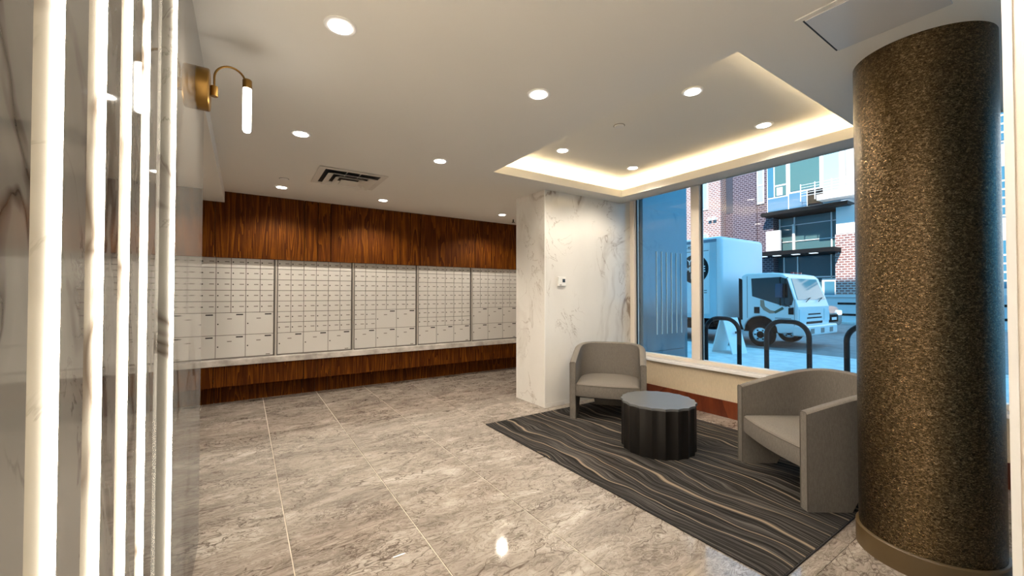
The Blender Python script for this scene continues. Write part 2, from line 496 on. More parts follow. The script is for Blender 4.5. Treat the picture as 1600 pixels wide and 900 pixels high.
# mail wall: core, walnut panels above and below
wb = struct('wall_back', box(-1.75, 5.1, 6.70, 6.95, 0, ZC+0.05), REVEAL)
wbu = struct('wall_back_upper', box(-1.6, 4.93, 6.512, 6.70, 1.985, ZC), REVEAL)
wbl = struct('wall_back_lower', box(-1.6, 4.93, 6.45, 6.668, 0.30, 0.32), REVEAL)
seams = []
x = 0.716 - 1.387*2
while x < 4.9:
    seams += [x, x+0.174, x+0.348]; x += 1.387
seams = [s for s in seams if -1.6 < s < 4.93]
edges = [-1.6] + seams + [4.93]
for a, b in zip(edges, edges[1:]):
    g = 0.0035
    obj('wood_panel', box(0, b-a-2*g, 0, 0.06, 0, ZC-0.001-1.933, 0.001, 1), WOOD, wbu, loc=(a+g, 6.45, 1.933))
    obj('apron_panel', box(0, b-a-2*g, 0, 0.06, 0, 0.272, 0.001, 1), WOOD, wbl, loc=(a+g, 6.44, 0.248))
    obj('plinth_panel', box(0, b-a-2*g, 0, 0.03, 0, 0.34, 0.001, 1), WOOD, wbl, loc=(a+g, 6.668, 0.0))

for a, b in ((-1.598, -0.68), (4.49, 4.93)):
    obj('filler_panel', box(0, b-a, 0, 0.03, 0, 1.36, 0.001, 1), WOOD, wb, loc=(a, 6.53, 0.602))

# right foreground wall edge
wr = struct('wall_near_right', box(2.0, 2.14, -3.1, 0.187, 0, ZC+0.01), CREAM)
obj('corner_trim', box(1.994, 2.004, 0.171, 0.191, 0.0, ZC), WHITE, wr)

# ------------------------------------------------------------------ mailboxes
DW, DH = 0.1633, 0.149
g = 0.0035
small_me = big_me = lock_me = plate_me = slot_me = None
def proto(name, bm, m):
    me = bpy.data.meshes.new(name); bmesh.ops.recalc_face_normals(bm, faces=bm.faces); bm.to_mesh(me); bm.free(); me.materials.append(m); return me
small_me = proto('small_door', box(g, DW-g, 0, 0.014, g, DH-g, 0.0015, 1), MAIL)
big_me = proto('parcel_door', box(g, 2*DW-g, 0, 0.014, g, 2*DH-g, 0.0015, 1), MAIL)
lock_me = proto('lock', lathe([(0.0085, -0.006), (0.0085, 0.0)], 10, axis='y'), DARKMETAL)
plate_me = proto('number_plate', box(0, 0.050, -0.002, 0.0, -0.006, 0.006), PLATE)
slot_me = proto('slot', box(0, 0.078, -0.002, 0.0, -0.008, 0.008), BLACK)
def mail_unit(k, smalls, bigs, label):
    x0 = 0.391 + 1.0265*(k-2)
    t = thing('mailbox_unit', label, 'mailbox', (x0, 6.52, 0.612), 0, 'mailbox units on the walnut wall')
    obj('body', box(-0.008, 6*DW+0.008, 0.006, 0.16, -0.012, 9*DH+0.01), MAILFRAME, t)
    obj('side_trim', box(-0.030, -0.010, -0.016, 0.14, -0.012, 9*DH+0.01, 0.002, 1), ALU, t)
    obj('side_trim', box(6*DW+0.008, 6*DW+0.014, -0.010, 0.14, -0.012, 9*DH+0.01), MAILFRAME, t)
    for c, r in smalls:
        d = inst('door', small_me, t, (c*DW, 0, (9-r)*DH))
        inst('lock', lock_me, d, (0.022, 0, DH*0.52)); inst('number_plate', plate_me, d, (0.093, 0, DH*0.54))
    for c, r in bigs:
        d = inst('parcel_door', big_me, t, (c*DW, 0, (9-r-1)*DH))
        inst('lock', lock_me, d, (0.026, 0, DH*1.0)); inst('number_plate', plate_me, d, (0.125, 0, 2*DH-0.082)); inst('slot', slot_me, d, (0.222, 0, 2*DH-0.027))
    inst('maker_plate', plate_me, t, (6*DW-0.09, 0.0, 0.018))
A = [(c, r) for r in range(1, 6) for c in range(6)]
B = [(c, r) for r in range(1, 8) for c in range(6)]
BIG2 = [(c, r) for r in (6, 8) for c in (0, 2, 4)]
BIG1 = [(c, 8) for c in (0, 2, 4)]
mail_unit(1, A, BIG2, 'white mailbox unit nearest the left marble wall with two parcel rows')
mail_unit(2, B, BIG1, 'white mailbox unit second from left with seven small door rows')
mail_unit(3, A + [(0, 6), (1, 6), (0, 7), (1, 7)], [(2, 6), (4, 6)] + BIG1, 'middle white mailbox unit with five parcel doors and stepped small doors')
mail_unit(4, B, BIG1, 'white mailbox unit fourth from left with seven small door rows')
mail_unit(5, A, BIG2, 'white mailbox unit beside the marble pier with two parcel rows')
tag(obj('stone_counter', box(-1.6, 4.93, 6.395, 6.68, 0.522, 0.600, 0.004, 1), STONE), 'long grey stone ledge running below the mailboxes', 'ledge')

# ------------------------------------------------------------------ ceiling fittings
lens_me = proto('lens', lathe([(0.055, -0.004), (0.055, -0.001)], 28), LENS)
ring_me = proto('trim_ring', lathe([(0.078, 0.0), (0.078, -0.004), (0.073, -0.007), (0.058, -0.005), (0.057, 0.0)], 32), WHITE)
def downlight(x, y, z, label, group, power=DOWN_W, seen=True):
    t = thing('downlight', label, 'light', (x, y, z), 0, group)
    inst('trim_ring', ring_me, t, (0, 0, 0)); inst('lens', lens_me, t, (0, 0, -0.0045))
    ld = bpy.data.lights.new('downlight_beam', 'SPOT'); ld.energy = power; ld.color = WARM
    ld.spot_size = R(143); ld.spot_blend = 0.5; ld.shadow_soft_size = 0.06
    lo = bpy.data.objects.new('downlight_beam', ld); lo.location = (0, 0, -0.03); link(lo, t)
G1 = 'round downlights in the flat ceiling'; G2 = 'round downlights in the raised tray'
downlight(0.391, 2.145, ZC, 'largest recessed downlight, at the top right of the brass sconce', G1)
downlight(1.64, 2.14, ZC, 'recessed downlight just left of the raised ceiling tray', G1)
downlight(0.384, 3.776, ZC, 'recessed downlight between the brass sconce and the ceiling vent', G1)
downlight(1.635, 3.77, ZC, 'recessed downlight right of the square ceiling vent', G1)
downlight(0.38, 5.80, ZC, 'recessed downlight near the bulkhead, above the first mailboxes', G1)
downlight(1.643, 5.80, ZC, 'recessed downlight between the ceiling vent and the walnut panels', G1)
downlight(3.62, 5.74, ZC, 'recessed downlight beside the top of the marble pier', G1)
downlight(1.64, 0.45, ZC, 'recessed downlight in the ceiling behind the viewer', G1, DOWN_W*0.6)
ZT = ZC + 0.215
downlight(2.862, 3.31, ZT, 'tray downlight at the far left, nearest the mailboxes', G2, DOWN_W*0.7)
downlight(2.862, 1.79, ZT, 'largest tray downlight at the near left corner of the tray', G2, DOWN_W*0.7)
downlight(3.98, 3.29, ZT, 'tray downlight nearest the corner above the marble pier', G2, DOWN_W*0.7)
downlight(3.98, 1.785, ZT, 'tray downlight nearest the bronze column', G2, DOWN_W*0.7)

sp_me = proto('cover', lathe([(0.045, 0.0), (0.045, -0.006), (0.038, -0.009)], 24), WHITE)
def sprinkler(x, y, z, label):
    t = thing('sprinkler_cover', label, 'sprinkler', (x, y, z), 0, 'sprinkler covers')
    inst('cover', sp_me, t, (0, 0, -0.003))
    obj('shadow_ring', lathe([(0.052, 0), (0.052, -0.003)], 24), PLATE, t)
sprinkler(2.88, 2.535, ZT, 'small round sprinkler cover in the middle of the raised tray')
sprinkler(0.375, 5.362, ZC, 'small round sprinkler cover left of the square ceiling vent')
t = thing('fire_sprinkler', 'small dark sprinkler head hanging beside the marble pier top', 'sprinkler', (4.02, 6.0, ZC))
obj('stem', lathe([(0.012, 0), (0.012, -0.05)], 10), DARKMETAL, t)
obj('deflector', lathe([(0.028, -0.048), (0.028, -0.056)], 14), DARKMETAL, t)

# square air diffuser: stepped concentric frames
t = thing('air_vent', 'square white stepped ceiling vent above the mail area', 'vent', (1.004, 4.945, ZC))
VENT = plain('vent_enamel', (0.70, 0.66, 0.60), 0.5)
obj('dark_throat', box(-0.34, 0.34, -0.34, 0.34, -0.004, -0.001), BLACK, t)
def cone_frame(name, ro, ri, zo, zi):
    b = N()
    def rr(r, z): return rect_ring(b, -r, r, -r, r, z)
    a, c, d, f = rr(ro, zo), rr(ri, zi), rr(ri, zi+0.004), rr(ro, zo+0.004)
    for p, q in ((a, c), (c, d), (d, f), (f, a)):
        for k in range(4): b.faces.new((p[k], p[(k+1) % 4], q[(k+1) % 4], q[k]))
    return obj(name, b, VENT, t)
cone_frame('outer_frame', 0.357, 0.292, -0.010, -0.010)
cone_frame('louver', 0.262, 0.190, -0.044, -0.014)
cone_frame('louver', 0.172, 0.110, -0.050, -0.016)
obj('center_plate', box(-0.100, 0.100, -0.100, 0.100, -0.056, -0.050), VENT, t)
for sx in (-1, 1):
    for sy in (-1, 1): obj('strut', box(sx*0.07-0.004, sx*0.07+0.004, min(sy*0.1, sy*0.3), max(sy*0.1, sy*0.3), -0.012, -0.006), VENT, t)

# access hatch near the column
t = thing('access_panel', 'square white access panel in the ceiling beside the bronze column', 'panel', (2.49, 0.615, ZC))
HATCH = plain('hatch_enamel', (0.62, 0.62, 0.63), 0.35)
obj('frame', prism([(-0.245, -0.245), (0.245, -0.245), (0.245, 0.245), (-0.245, 0.245)], -0.007, -0.001), CEIL, t)
obj('hatch_door', box(-0.215, 0.215, -0.215, 0.215, -0.013, -0.006, 0.002, 1), HATCH, t)
obj('hinge_gap', box(-0.215, 0.215, 0.216, 0.224, -0.0085, -0.0065), BLACK, t)

# ------------------------------------------------------------------ brass sconce
t = thing('wall_sconce', 'brass wall sconce with curved arm and glowing glass tube', 'lamp', (-0.21, 2.6, 2.51))
obj('backplate', lathe([(0.105, 0.0), (0.105, 0.048), (0.100, 0.053)], 48, axis='x'), BRASS, t, True)
obj('knob', lathe([(0.017, -0.030), (0.017, 0.022)], 20, c=(0.070, 0, 0.005)), BRASS, t, True)
obj('pin', lathe([(0.008, 0.050), (0.008, 0.064)], 12, axis='x', c=(0, 0, 0.005)), BRASS, t)
arm = [(0.070, 0, 0.02), (0.070, 0, 0.055)]
for k in range(15):
    a = PI - PI*0.86*k/14
    arm.append((0.139 + 0.069*math.cos(a), 0, 0.075 + 0.075*math.sin(a)))
obj('arm', tube(arm, 0.0052, 10), BRASS, t, True)
obj('socket', lathe([(0.020, 0.055), (0.022, 0.060), (0.022, 0.100), (0.019, 0.104)], 24, c=(0.214, 0, 0)), BRASS, t, True)
obj('glass_tube', lathe([(0.004, -0.185), (0.014, -0.181), (0.019, -0.172), (0.020, -0.160), (0.020, 0.055)], 24, c=(0.214, 0, 0)), SCONCE, t, True)

# thermostat
t = thing('thermostat', 'small white thermostat mounted on the marble pier', 'thermostat', (3.478, 4.06, 1.62))
obj('case', box(-0.066, 0.066, -0.026, 0.0, -0.062, 0.062, 0.008, 3), WHITE, t)
obj('screen', box(0.004, 0.050, -0.0275, -0.025, -0.012, 0.034), plain('dark_blue_screen', (0.03, 0.05, 0.075), 0.2), t)
obj('button', box(-0.046, -0.012, -0.028, -0.025, -0.050, -0.040), PLATE, t)

# ------------------------------------------------------------------ bronze column
t = thing('round_column', 'thick round column covered in crackled dark bronze', 'column', (3.16, 0.60, 0))
obj('shaft', lathe([(0.287, 0.11), (0.287, ZC+0.01)], 96), BRONZE, t, True)
obj('base', lathe([(0.302, 0.0), (0.302, 0.112), (0.297, 0.118), (0.286, 0.118)], 96), BASEBRONZE, t, True)

# ------------------------------------------------------------------ rug
RX0, RX1, RY0, RY1 = 2.255, 4.37, 0.965, 3.905
t = thing('area_rug', 'charcoal area rug with wavy tan stripes', 'rug', (RX0, RY0, 0))
obj('pile', box(0, RX1-RX0, 0, RY1-RY0, 0.0005, 0.009, 0.003, 1), RUG, t)
RUGEDGE = plain('black_rug_binding', (0.012, 0.011, 0.012), 0.9)
for x0, x1, y0, y1 in ((-0.006, 0, 0, RY1-RY0), (RX1-RX0, RX1-RX0+0.006, 0, RY1-RY0), (0, RX1-RX0, -0.006, 0), (0, RX1-RX0, RY1-RY0, RY1-RY0+0.006)):
    obj('binding', box(x0, x1, y0, y1, 0.0005, 0.0085), RUGEDGE, t)

# ------------------------------------------------------------------ armchairs (front towards local -Y)
W2, FRONT, STRAIGHT, TH = 0.425, -0.37, 0.0, 0.068
BACK = 0.40
def path(n=72):
    """outer U outline from the left arm front round the back to the right arm front"""
    out = []
    for k in range(10): out.append((-W2, FRONT + (STRAIGHT-FRONT)*k/10))
    m_ = n
    for k in range(m_+1):
        a = PI - PI*k/m_
        ca, sa = math.cos(a), math.sin(a)
        ex = 2/2.7
        out.append((W2*math.copysign(abs(ca)**ex, ca), STRAIGHT + (BACK-STRAIGHT)*abs(sa)**ex))
    for k in range(9, -1, -1): out.append((W2, FRONT + (STRAIGHT-FRONT)*k/10))
    return out
P_OUT = path()
def offset(pts, d):
    res = []
    for i, p in enumerate(pts):
        a = Vector(pts[max(i-1, 0)]); b = Vector(pts[min(i+1, len(pts)-1)])
        tn = (b-a).normalized(); nrm = Vector((tn.y, -tn.x))
        res.append((p[0]+nrm.x*d, p[1]+nrm.y*d))
    return res
ARC = [0.0]
for p, q in zip(P_OUT, P_OUT[1:]): ARC.append(ARC[-1] + math.hypot(q[0]-p[0], q[1]-p[1]))
STOT = ARC[-1]
def sm(x): x = max(0, min(1, x)); return x*x*(3-2*x)
def top_h(s):
    u = min(s, STOT-s)
    return 0.655 + 0.165*math.sin(PI/2*min(1.0, u/0.82))
def wall_strip(idx, zbot, ztop, round_top=True):
    b = N(); rows = []
    inn = offset(P_OUT, TH)
    n1, n2 = offset(P_OUT, 0.010), offset(P_OUT, TH-0.010)
    for i in idx:
        zb, zt_ = zbot(ARC[i]), ztop(ARC[i])
        o, q, a, c = P_OUT[i], inn[i], n1[i], n2[i]
        ring = [(o[0], o[1], zb), (o[0], o[1], zt_-0.012), (a[0], a[1], zt_-0.002), ((a[0]+c[0])/2, (a[1]+c[1])/2, zt_+0.002), (c[0], c[1], zt_-0.002), (q[0], q[1], zt_-0.012), (q[0], q[1], zb)] if round_top else \
               [(o[0], o[1], zb), (o[0], o[1], zt_), (q[0], q[1], zt_), (q[0], q[1], zb)]
        rows.append([b.verts.new(p) for p in ring])
    for r1, r2 in zip(rows, rows[1:]):
        for k in range(len(r1)):
            b.faces.new((r1[k], r1[(k+1) % len(r1)], r2[(k+1) % len(r1)], r2[k]))
    b.faces.new(rows[0]); b.faces.new(rows[-1][::-1])
    return b
LEGZ = 0.27
def leg_mesh(s_lo, s_hi, cut_lo, cut_hi):
    """curved slab leg; the ends lean inwards towards the floor by cut_lo / cut_hi"""
    b = N(); inn = offset(P_OUT, TH)
    def at(s):
        for i in range(len(ARC)-1):
            if ARC[i+1] >= s - 1e-9: break
        f = 0 if ARC[i+1] == ARC[i] else (s-ARC[i])/(ARC[i+1]-ARC[i])
        L = lambda A_: (A_[i][0]+(A_[i+1][0]-A_[i][0])*f, A_[i][1]+(A_[i+1][1]-A_[i][1])*f)
        return L(P_OUT), L(inn)
    rows = []; n = 14
    for k in range(n+1):
        f = k/n
        ot, it = at(s_lo + (s_hi-s_lo)*f)
        ob, ib = at(s_lo+cut_lo + (s_hi-cut_hi-s_lo-cut_lo)*f)
        rows.append([b.verts.new(p) for p in ((ob[0], ob[1], 0.0), (ot[0], ot[1], LEGZ+0.001), (it[0], it[1], LEGZ+0.001), (ib[0], ib[1], 0.0))])
    for r1, r2 in zip(rows, rows[1:]):
        for k in range(4): b.faces.new((r1[k], r1[(k+1) % 4], r2[(k+1) % 4], r2[k]))
    b.faces.new(rows[0]); b.faces.new(rows[-1][::-1])
    return b
def seat_mesh():
    b = N()
    inn = offset(P_OUT, TH-0.004)
    back = [p for p in inn if p[1] > FRONT+0.02]
    xl = back[0][0]; xr = back[-1][0]
    front = []
    for k in range(13):
        f = k/12
        front.append((xr + (xl-xr)*f, FRONT + 0.012 - 0.030*math.sin(PI*f)))
    outline = back + front
    cx, cy = 0.0, -0.02
    rings = []
    for s_, z in ((0.93, 0.255), (0.985, 0.262), (1.0, 0.285), (1.0, 0.375), (0.99, 0.395), (0.96, 0.408), (0.86, 0.420), (0.6, 0.430), (0.25, 0.434)):
        rings.append([b.verts.new((cx+(p[0]-cx)*s_, cy+(p[1]-cy)*s_, z)) for p in outline])
    n = len(outline)
    for r1, r2 in zip(rings, rings[1:]):
        for k in range(n): b.faces.new((r1[k], r1[(k+1) % n], r2[(k+1) % n], r2[k]))
    b.faces.new(rings[0][::-1]); b.faces.new(rings[-1])
    return b, [(cx+(p[0]-cx)*0.996, cy+(p[1]-cy)*0.996, 0.392) for p in front]
def make_chair(label, loc, rotz):
    t = thing('armchair', label, 'armchair', loc, rotz, 'taupe barrel armchairs on the rug')
    allidx = range(len(P_OUT))
    sh = obj('shell', wall_strip(allidx, lambda s: LEGZ, top_h), FABRIC, t, True)
    for sx in (-1, 1):
        x = sx*W2; xi = sx*(W2-TH); h = top_h(0)
        obj('piping', tube([(x-sx*0.002, FRONT-0.001, 0.01), (x-sx*0.002, FRONT-0.001, h-0.012), (x-sx*0.012, FRONT-0.001, h-0.001), (xi+sx*0.012, FRONT-0.001, h-0.001), (xi+sx*0.002, FRONT-0.001, h-0.012), (xi+sx*0.002, FRONT-0.001, 0.01)], 0.0035, 6), PIPING, sh)
    obj('leg', leg_mesh(0.0, 0.44, 0.0, 0.15), FABRIC, t, True)
    obj('leg', leg_mesh(STOT-0.44, STOT, 0.15, 0.0), FABRIC, t, True)
    obj('leg', leg_mesh(STOT/2-0.27, STOT/2+0.27, 0.06, 0.06), FABRIC, t, True)
    sb, fr = seat_mesh()
    se = obj('seat_cushion', sb, FABRIC, t, True)
    obj('piping', tube(fr, 0.0035, 6), PIPING, se)
    obj('seat_base', box(-0.33, 0.33, -0.30, 0.30, 0.235, 0.262), BLACK, t)
    return t
def face(dx, dy): return math.atan2(dy, dx) + PI/2     # turn local -Y towards (dx, dy)
f1 = Vector((-0.774, -0.633)); c1 = Vector((3.435, 3.215)) - f1*0.37
make_chair('taupe barrel armchair in the corner by the marble pier', (c1.x, c1.y, 0.009), face(*f1))
f2 = Vector((-0.82, 0.57)).normalized(); c2 = Vector((3.36, 1.50)) - f2*0.37
make_chair('taupe barrel armchair half hidden behind the bronze column', (c2.x, c2.y, 0.009), face(*f2))

# ------------------------------------------------------------------ fluted drum table
NF, NS = 19, 8
def flute(r, depth):
    out = []
    for k in range(NF*NS):
        a = 2*PI*k/(NF*NS)
        ph = (k % NS)/NS
        out.append(((r - depth*math.sin(PI*ph))*math.cos(a), (r - depth*math.sin(PI*ph))*math.sin(a)))
    return out
t = thing('drum_table', 'round black fluted drum coffee table between the two armchairs', 'table', (3.28, 2.43, 0.009))
obj('drum', prism(flute(0.335, 0.016), 0.0, 0.424), TABLE, t, True)
obj('table_top', prism(flute(0.343, 0.015), 0.424, 0.445), TABLETOP, t, True)

# ================================================================== OUTSIDE
ROAD = m_noisy('asphalt', (0.16, 0.16, 0.165), (0.24, 0.24, 0.24), 3.0, 0.85)
WALK = m_noisy('concrete_pavement', (0.50, 0.50, 0.49), (0.66, 0.66, 0.64), 4.0, 0.85)
struct('ground_road', box(10.8, 60, -60, 80, -0.3, 0.0), ROAD)
sw = struct('ground_sidewalk', box(5.04, 10.6, -60, 80, -0.3, 0.08), WALK)
struct('ground_kerb', box(10.6, 10.8, -60, 80, -0.3, 0.085), plain('kerb_concrete', (0.6, 0.6, 0.58), 0.8))
struct('ground_far_sidewalk', box(24.5, 27.4, -60, 80, 0.0, 0.10), WALK)

# outer pier seen through the narrow pane
PANEL = plain('blue_grey_metal_panel', (0.10, 0.17, 0.21), 0.12, 0.35)
t = thing('outer_pier', 'dark blue glossy outer wall pier behind the narrow window pane', 'wall', (5.06, 4.0, 0.08))
obj('upper_panel', box(0, 1.04, 0.0, 0.5, 0.482, 4.2, 0.004, 1), PANEL, t)
obj('lower_panel', box(0, 1.04, 0.0, 0.5, 0.0, 0.472, 0.004, 1), PANEL, t)
obj('end_panel', box(1.05, 1.17, 0.02, 0.5, 0.0, 4.2, 0.004, 1), PANEL, t)
obj('joint', box(0.0, 1.05, 0.01, 0.4, 0.470, 0.484), GASKET, t)
STREAK = plain('pale_light_streak', (0.52, 0.60, 0.62), 0.3, 0.2)  # streaks of reflected light on the glossy pier, built as pale bars
for k in range(6): obj('reflected_streak', box(0.32+0.127*k, 0.335+0.127*k, -0.012, 0.002, 0.74, 2.05, 0.003, 1), STREAK, t)

# bike racks
RACK = plain('black_powder_coat', (0.003, 0.004, 0.006), 0.5, 0.0, **{'Specular IOR Level': 0.2})
def bike_rack(y0, label):
    t = thing('bike_rack', label, 'bike rack', (7.5, y0, 0.08), 0, 'black hoop bike racks on the pavement')
    w, r, h = 0.63, 0.245, 0.92
    pts = [(0, 0.0, 0.0), (0, 0.0, h-r)]
    for k in range(1, 9): a = PI - PI/2*k/8; pts.append((0, r + r*math.cos(a), h-r + r*math.sin(a)))
    for k in range(0, 9): a = PI/2 - PI/2*k/8; pts.append((0, w-r + r*math.cos(a), h-r + r*math.sin(a)))
    pts.append((0, w, 0.0))
    obj('hoop', tube(pts, 0.038, 12), RACK, t, True)
    for yy in (0.0, w): obj('foot_plate', lathe([(0.07, 0), (0.07, 0.012)], 16, c=(0, yy, 0)), RACK, t)
bike_rack(3.815, 'black hoop bike rack in front of the truck box, beside the mullion')
bike_rack(2.725, 'black hoop bike rack in front of the truck cab')
bike_rack(1.615, 'black hoop bike rack partly hidden by the bronze column')

# A-frame pavement sign
t = thing('sandwich_board', 'white folding pavement sign standing behind the first bike rack', 'sign', (9.6, 5.12, 0.08))
BOARD = plain('white_board', (0.80, 0.82, 0.82), 0.5)
def leaf(dirn):
    b = N()
    top, bot = 0.02*dirn, 0.30*dirn
    tilt = [(-0.30, bot, 0), (0.30, bot, 0), (0.30, top, 0.93), (-0.30, top, 0.93)]
    lo = [b.verts.new(p) for p in tilt]; hi = [b.verts.new((p[0], p[1]+0.025*dirn, p[2])) for p in tilt]
    for k in range(4): b.faces.new((lo[k], lo[(k+1) % 4], hi[(k+1) % 4], hi[k]))
    b.faces.new(lo[::-1]); b.faces.new(hi)
    return b
obj('board', leaf(1), BOARD, t); bd = obj('board', leaf(-1), BOARD, t)
obj('hinge', box(-0.28, 0.28, -0.02, 0.02, 0.92, 0.95), PLATE, t)
obj('print_mark', box(-0.06, 0.08, -0.235, -0.222, 0.52, 0.58), DARKMETAL, bd)
t.rotation_euler = (0, 0, R(-8)); t.scale = (0.86, 0.86, 0.88)

# ------------------------------------------------------------------ box truck (local: x 0 = kerb side, y 0 = front, going back)
TW = plain('white_truck_paint', (0.74, 0.77, 0.78), 0.25)
TB = plain('white_box_skin', (0.66, 0.70, 0.72), 0.35)
TPOST = plain('aluminium_post', (0.40, 0.45, 0.48), 0.35, 0.6)
TDARK = plain('dark_underbody', (0.004, 0.004, 0.005), 0.8, 0.0, **{'Specular IOR Level': 0.1})
TIRE = plain('tyre_rubber', (0.006, 0.006, 0.007), 0.8, 0.0, **{'Specular IOR Level': 0.15})
CABGLASS = plain('dark_cab_glass', (0.006, 0.009, 0.010), 0.06, 0.0, **{'Specular IOR Level': 0.3})
WSGLASS = plain('windscreen_glass', (0.16, 0.27, 0.27), 0.05)
CHROME = plain('chrome', (0.6, 0.62, 0.63), 0.18, 0.9)
LAMP = plain('clear_lamp', (0.72, 0.78, 0.80), 0.1)
INK = plain('black_print', (0.004, 0.004, 0.005), 0.6, 0.0, **{'Specular IOR Level': 0.2})
PRINT = plain('white_print', (0.85, 0.85, 0.85), 0.5)
t = thing('box_truck', 'white box moving truck parked at the kerb outside', 'truck', (12.0, 4.6, 0))
bxm = box(-0.12, 2.5, 1.95, 7.6, 0.72, 3.22)
es = [e for e in bxm.edges if abs(e.verts[0].co.y-1.95) < 1e-4 and abs(e.verts[1].co.y-1.95) < 1e-4 and (abs(e.verts[0].co.z-e.verts[1].co.z) > 1 or e.verts[0].co.z > 3)]
es += [e for e in bxm.edges if e.verts[0].co.z > 3 and e.verts[1].co.z > 3 and e not in es]
bmesh.ops.bevel(bxm, geom=es, offset=0.13, segments=4, profile=0.5, affect='EDGES')
cb = obj('cargo_box', bxm, TB, t, True)
obj('corner_post', box(-0.128, -0.112, 2.09, 2.30, 0.74, 3.05), TPOST, cb)
obj('top_rail', box(-0.130, -0.112, 2.09, 7.6, 3.05, 3.14), plain('blue_grey_rail', (0.12, 0.18, 0.24), 0.4), cb)
obj('bottom_rail', box(-0.135, -0.112, 2.09, 7.6, 0.72, 0.84), TPOST, cb)
obj('side_panel', box(-0.126, -0.115, 2.32, 7.55, 0.86, 2.80), plain('white_side_skin', (0.70, 0.74, 0.76), 0.3), cb)
circ = obj('logo_disc', lathe([(0.46, -0.131), (0.46, -0.120)], 40, axis='x', c=(0, 2.80, 2.25)), INK, cb)
rt = (R(90), 0, R(-90))
for s_, z in (('YOU', 2.46), ('MOVE', 2.24), ('ME', 2.02)):
    text_mesh('lettering', s_, 0.25, 0.002, PRINT, circ, (-0.134, 2.78, z), rt)
text_mesh('phone_number', '1-800-926-2900', 0.13, 0.002, INK, cb, (-0.1285, 2.95, 2.93), rt)
obj('panel_edge', box(-0.129, -0.114, 2.34, 7.5, 2.79, 2.815), PLATE, cb)
for z in (1.56, 1.49): obj('small_print', box(-0.129, -0.114, 2.40, 2.75, z, z+0.03), PLATE, cb)
# cab
arch = []
wy, wz, wr_ = 0.94, 0.313, 0.44
for k in range(11):
    a = PI*k/10
    arch.append((wy - wr_*math.cos(a), wz + 0.1 + wr_*math.sin(a)))
prof = [(0.03, 0.45), (0.0, 0.70), (0.0, 1.12), (0.05, 1.28), (0.25, 1.90), (0.36, 2.00), (0.60, 2.05), (1.30, 2.05), (1.42, 1.98), (1.46, 1.80), (1.46, 0.62)] + arch[::-1] + [(0.42, 0.40)]
cm = prism(prof, 0.0, 2.05, axis='x')
es = [e for e in cm.edges if abs(e.verts[0].co.x-e.verts[1].co.x) < 1e-4 and e.verts[0].co.z > 0.6 and e.verts[1].co.z > 0.6]
cab_ = obj('cab', cm, TW, t)
cab_.data.polygons.foreach_set('use_smooth', [False]*len(cab_.data.polygons))
md = cab_.modifiers.new('round', 'BEVEL'); md.width = 0.045; md.segments = 3; md.limit_method = 'ANGLE'; md.angle_limit = R(50)
def side(name, pts, m, parent, x=-0.008, th=0.012): return obj(name, prism(pts, x, x+th, axis='x'), m, parent)
side('side_window', [(1.13, 1.40), (1.15, 1.90), (0.40, 1.92), (0.24, 1.86), (0.10, 1.33), (0.14, 1.17), (0.28, 1.12)], CABGLASS, cab_)
side('quarter_divider', [(0.40, 1.15), (0.43, 1.15), (0.43, 1.92), (0.40, 1.92)], INK, cab_, -0.012, 0.01)
dr = side('door_seam', [(1.26, 0.78), (1.275, 0.78), (1.275, 1.97), (1.26, 1.97)], PLATE, cab_, -0.003)
side('door_seam', [(0.085, 0.60), (0.095, 0.60), (0.075, 1.32), (0.065, 1.32)], PLATE, cab_, -0.003)
side('cab_corner_guard', [(1.40, 0.72), (1.50, 0.72), (1.50, 1.92), (1.40, 1.88)], INK, cab_, -0.004, 0.03)
side('door_handle', [(0.94, 0.92), (1.08, 0.92), (1.08, 1.10), (0.94, 1.10)], INK, cab_, -0.014, 0.014)
side('door_handle', [(0.10, 0.92), (0.22, 0.92), (0.22, 1.09), (0.10, 1.11)], INK, cab_, -0.014, 0.014)
side('arm_print', [(0.92, 1.30), (0.82, 1.29), (0.80, 1.12), (0.66, 1.02), (0.56, 1.00), (0.57, 0.94), (0.68, 0.93), (0.84, 1.02), (0.92, 1.14)], plain('skin_tone_print', (0.36, 0.24, 0.17), 0.6), cab_, -0.004, 0.006)
side('book_print', [(0.58, 0.98), (0.36, 1.12), (0.33, 1.06), (0.54, 0.93)], plain('green_print', (0.05, 0.09, 0.055), 0.6), cab_, -0.007, 0.006)
for z in (0.80, 0.745): side('small_print', [(0.16, z), (0.55, z), (0.55, z+0.022), (0.16, z+0.022)], PLATE, cab_, -0.004, 0.006)
side('side_marker', [(0.10, 0.52), (0.33, 0.52), (0.33, 0.61), (0.10, 0.61)], LAMP, cab_, -0.012, 0.014)
mir = obj('mirror', box(-0.20, -0.12, 0.30, 0.46, 1.36, 1.74, 0.02, 2), plain('dark_blue_mirror', (0.01, 0.02, 0.06), 0.25), cab_)
obj('mirror_arm', tube([(-0.02, 0.22, 1.90), (-0.20, 0.20, 1.86), (-0.22, 0.24, 1.6), (-0.20, 0.24, 1.2), (-0.02, 0.18, 1.12)], 0.012, 8), INK, mir)
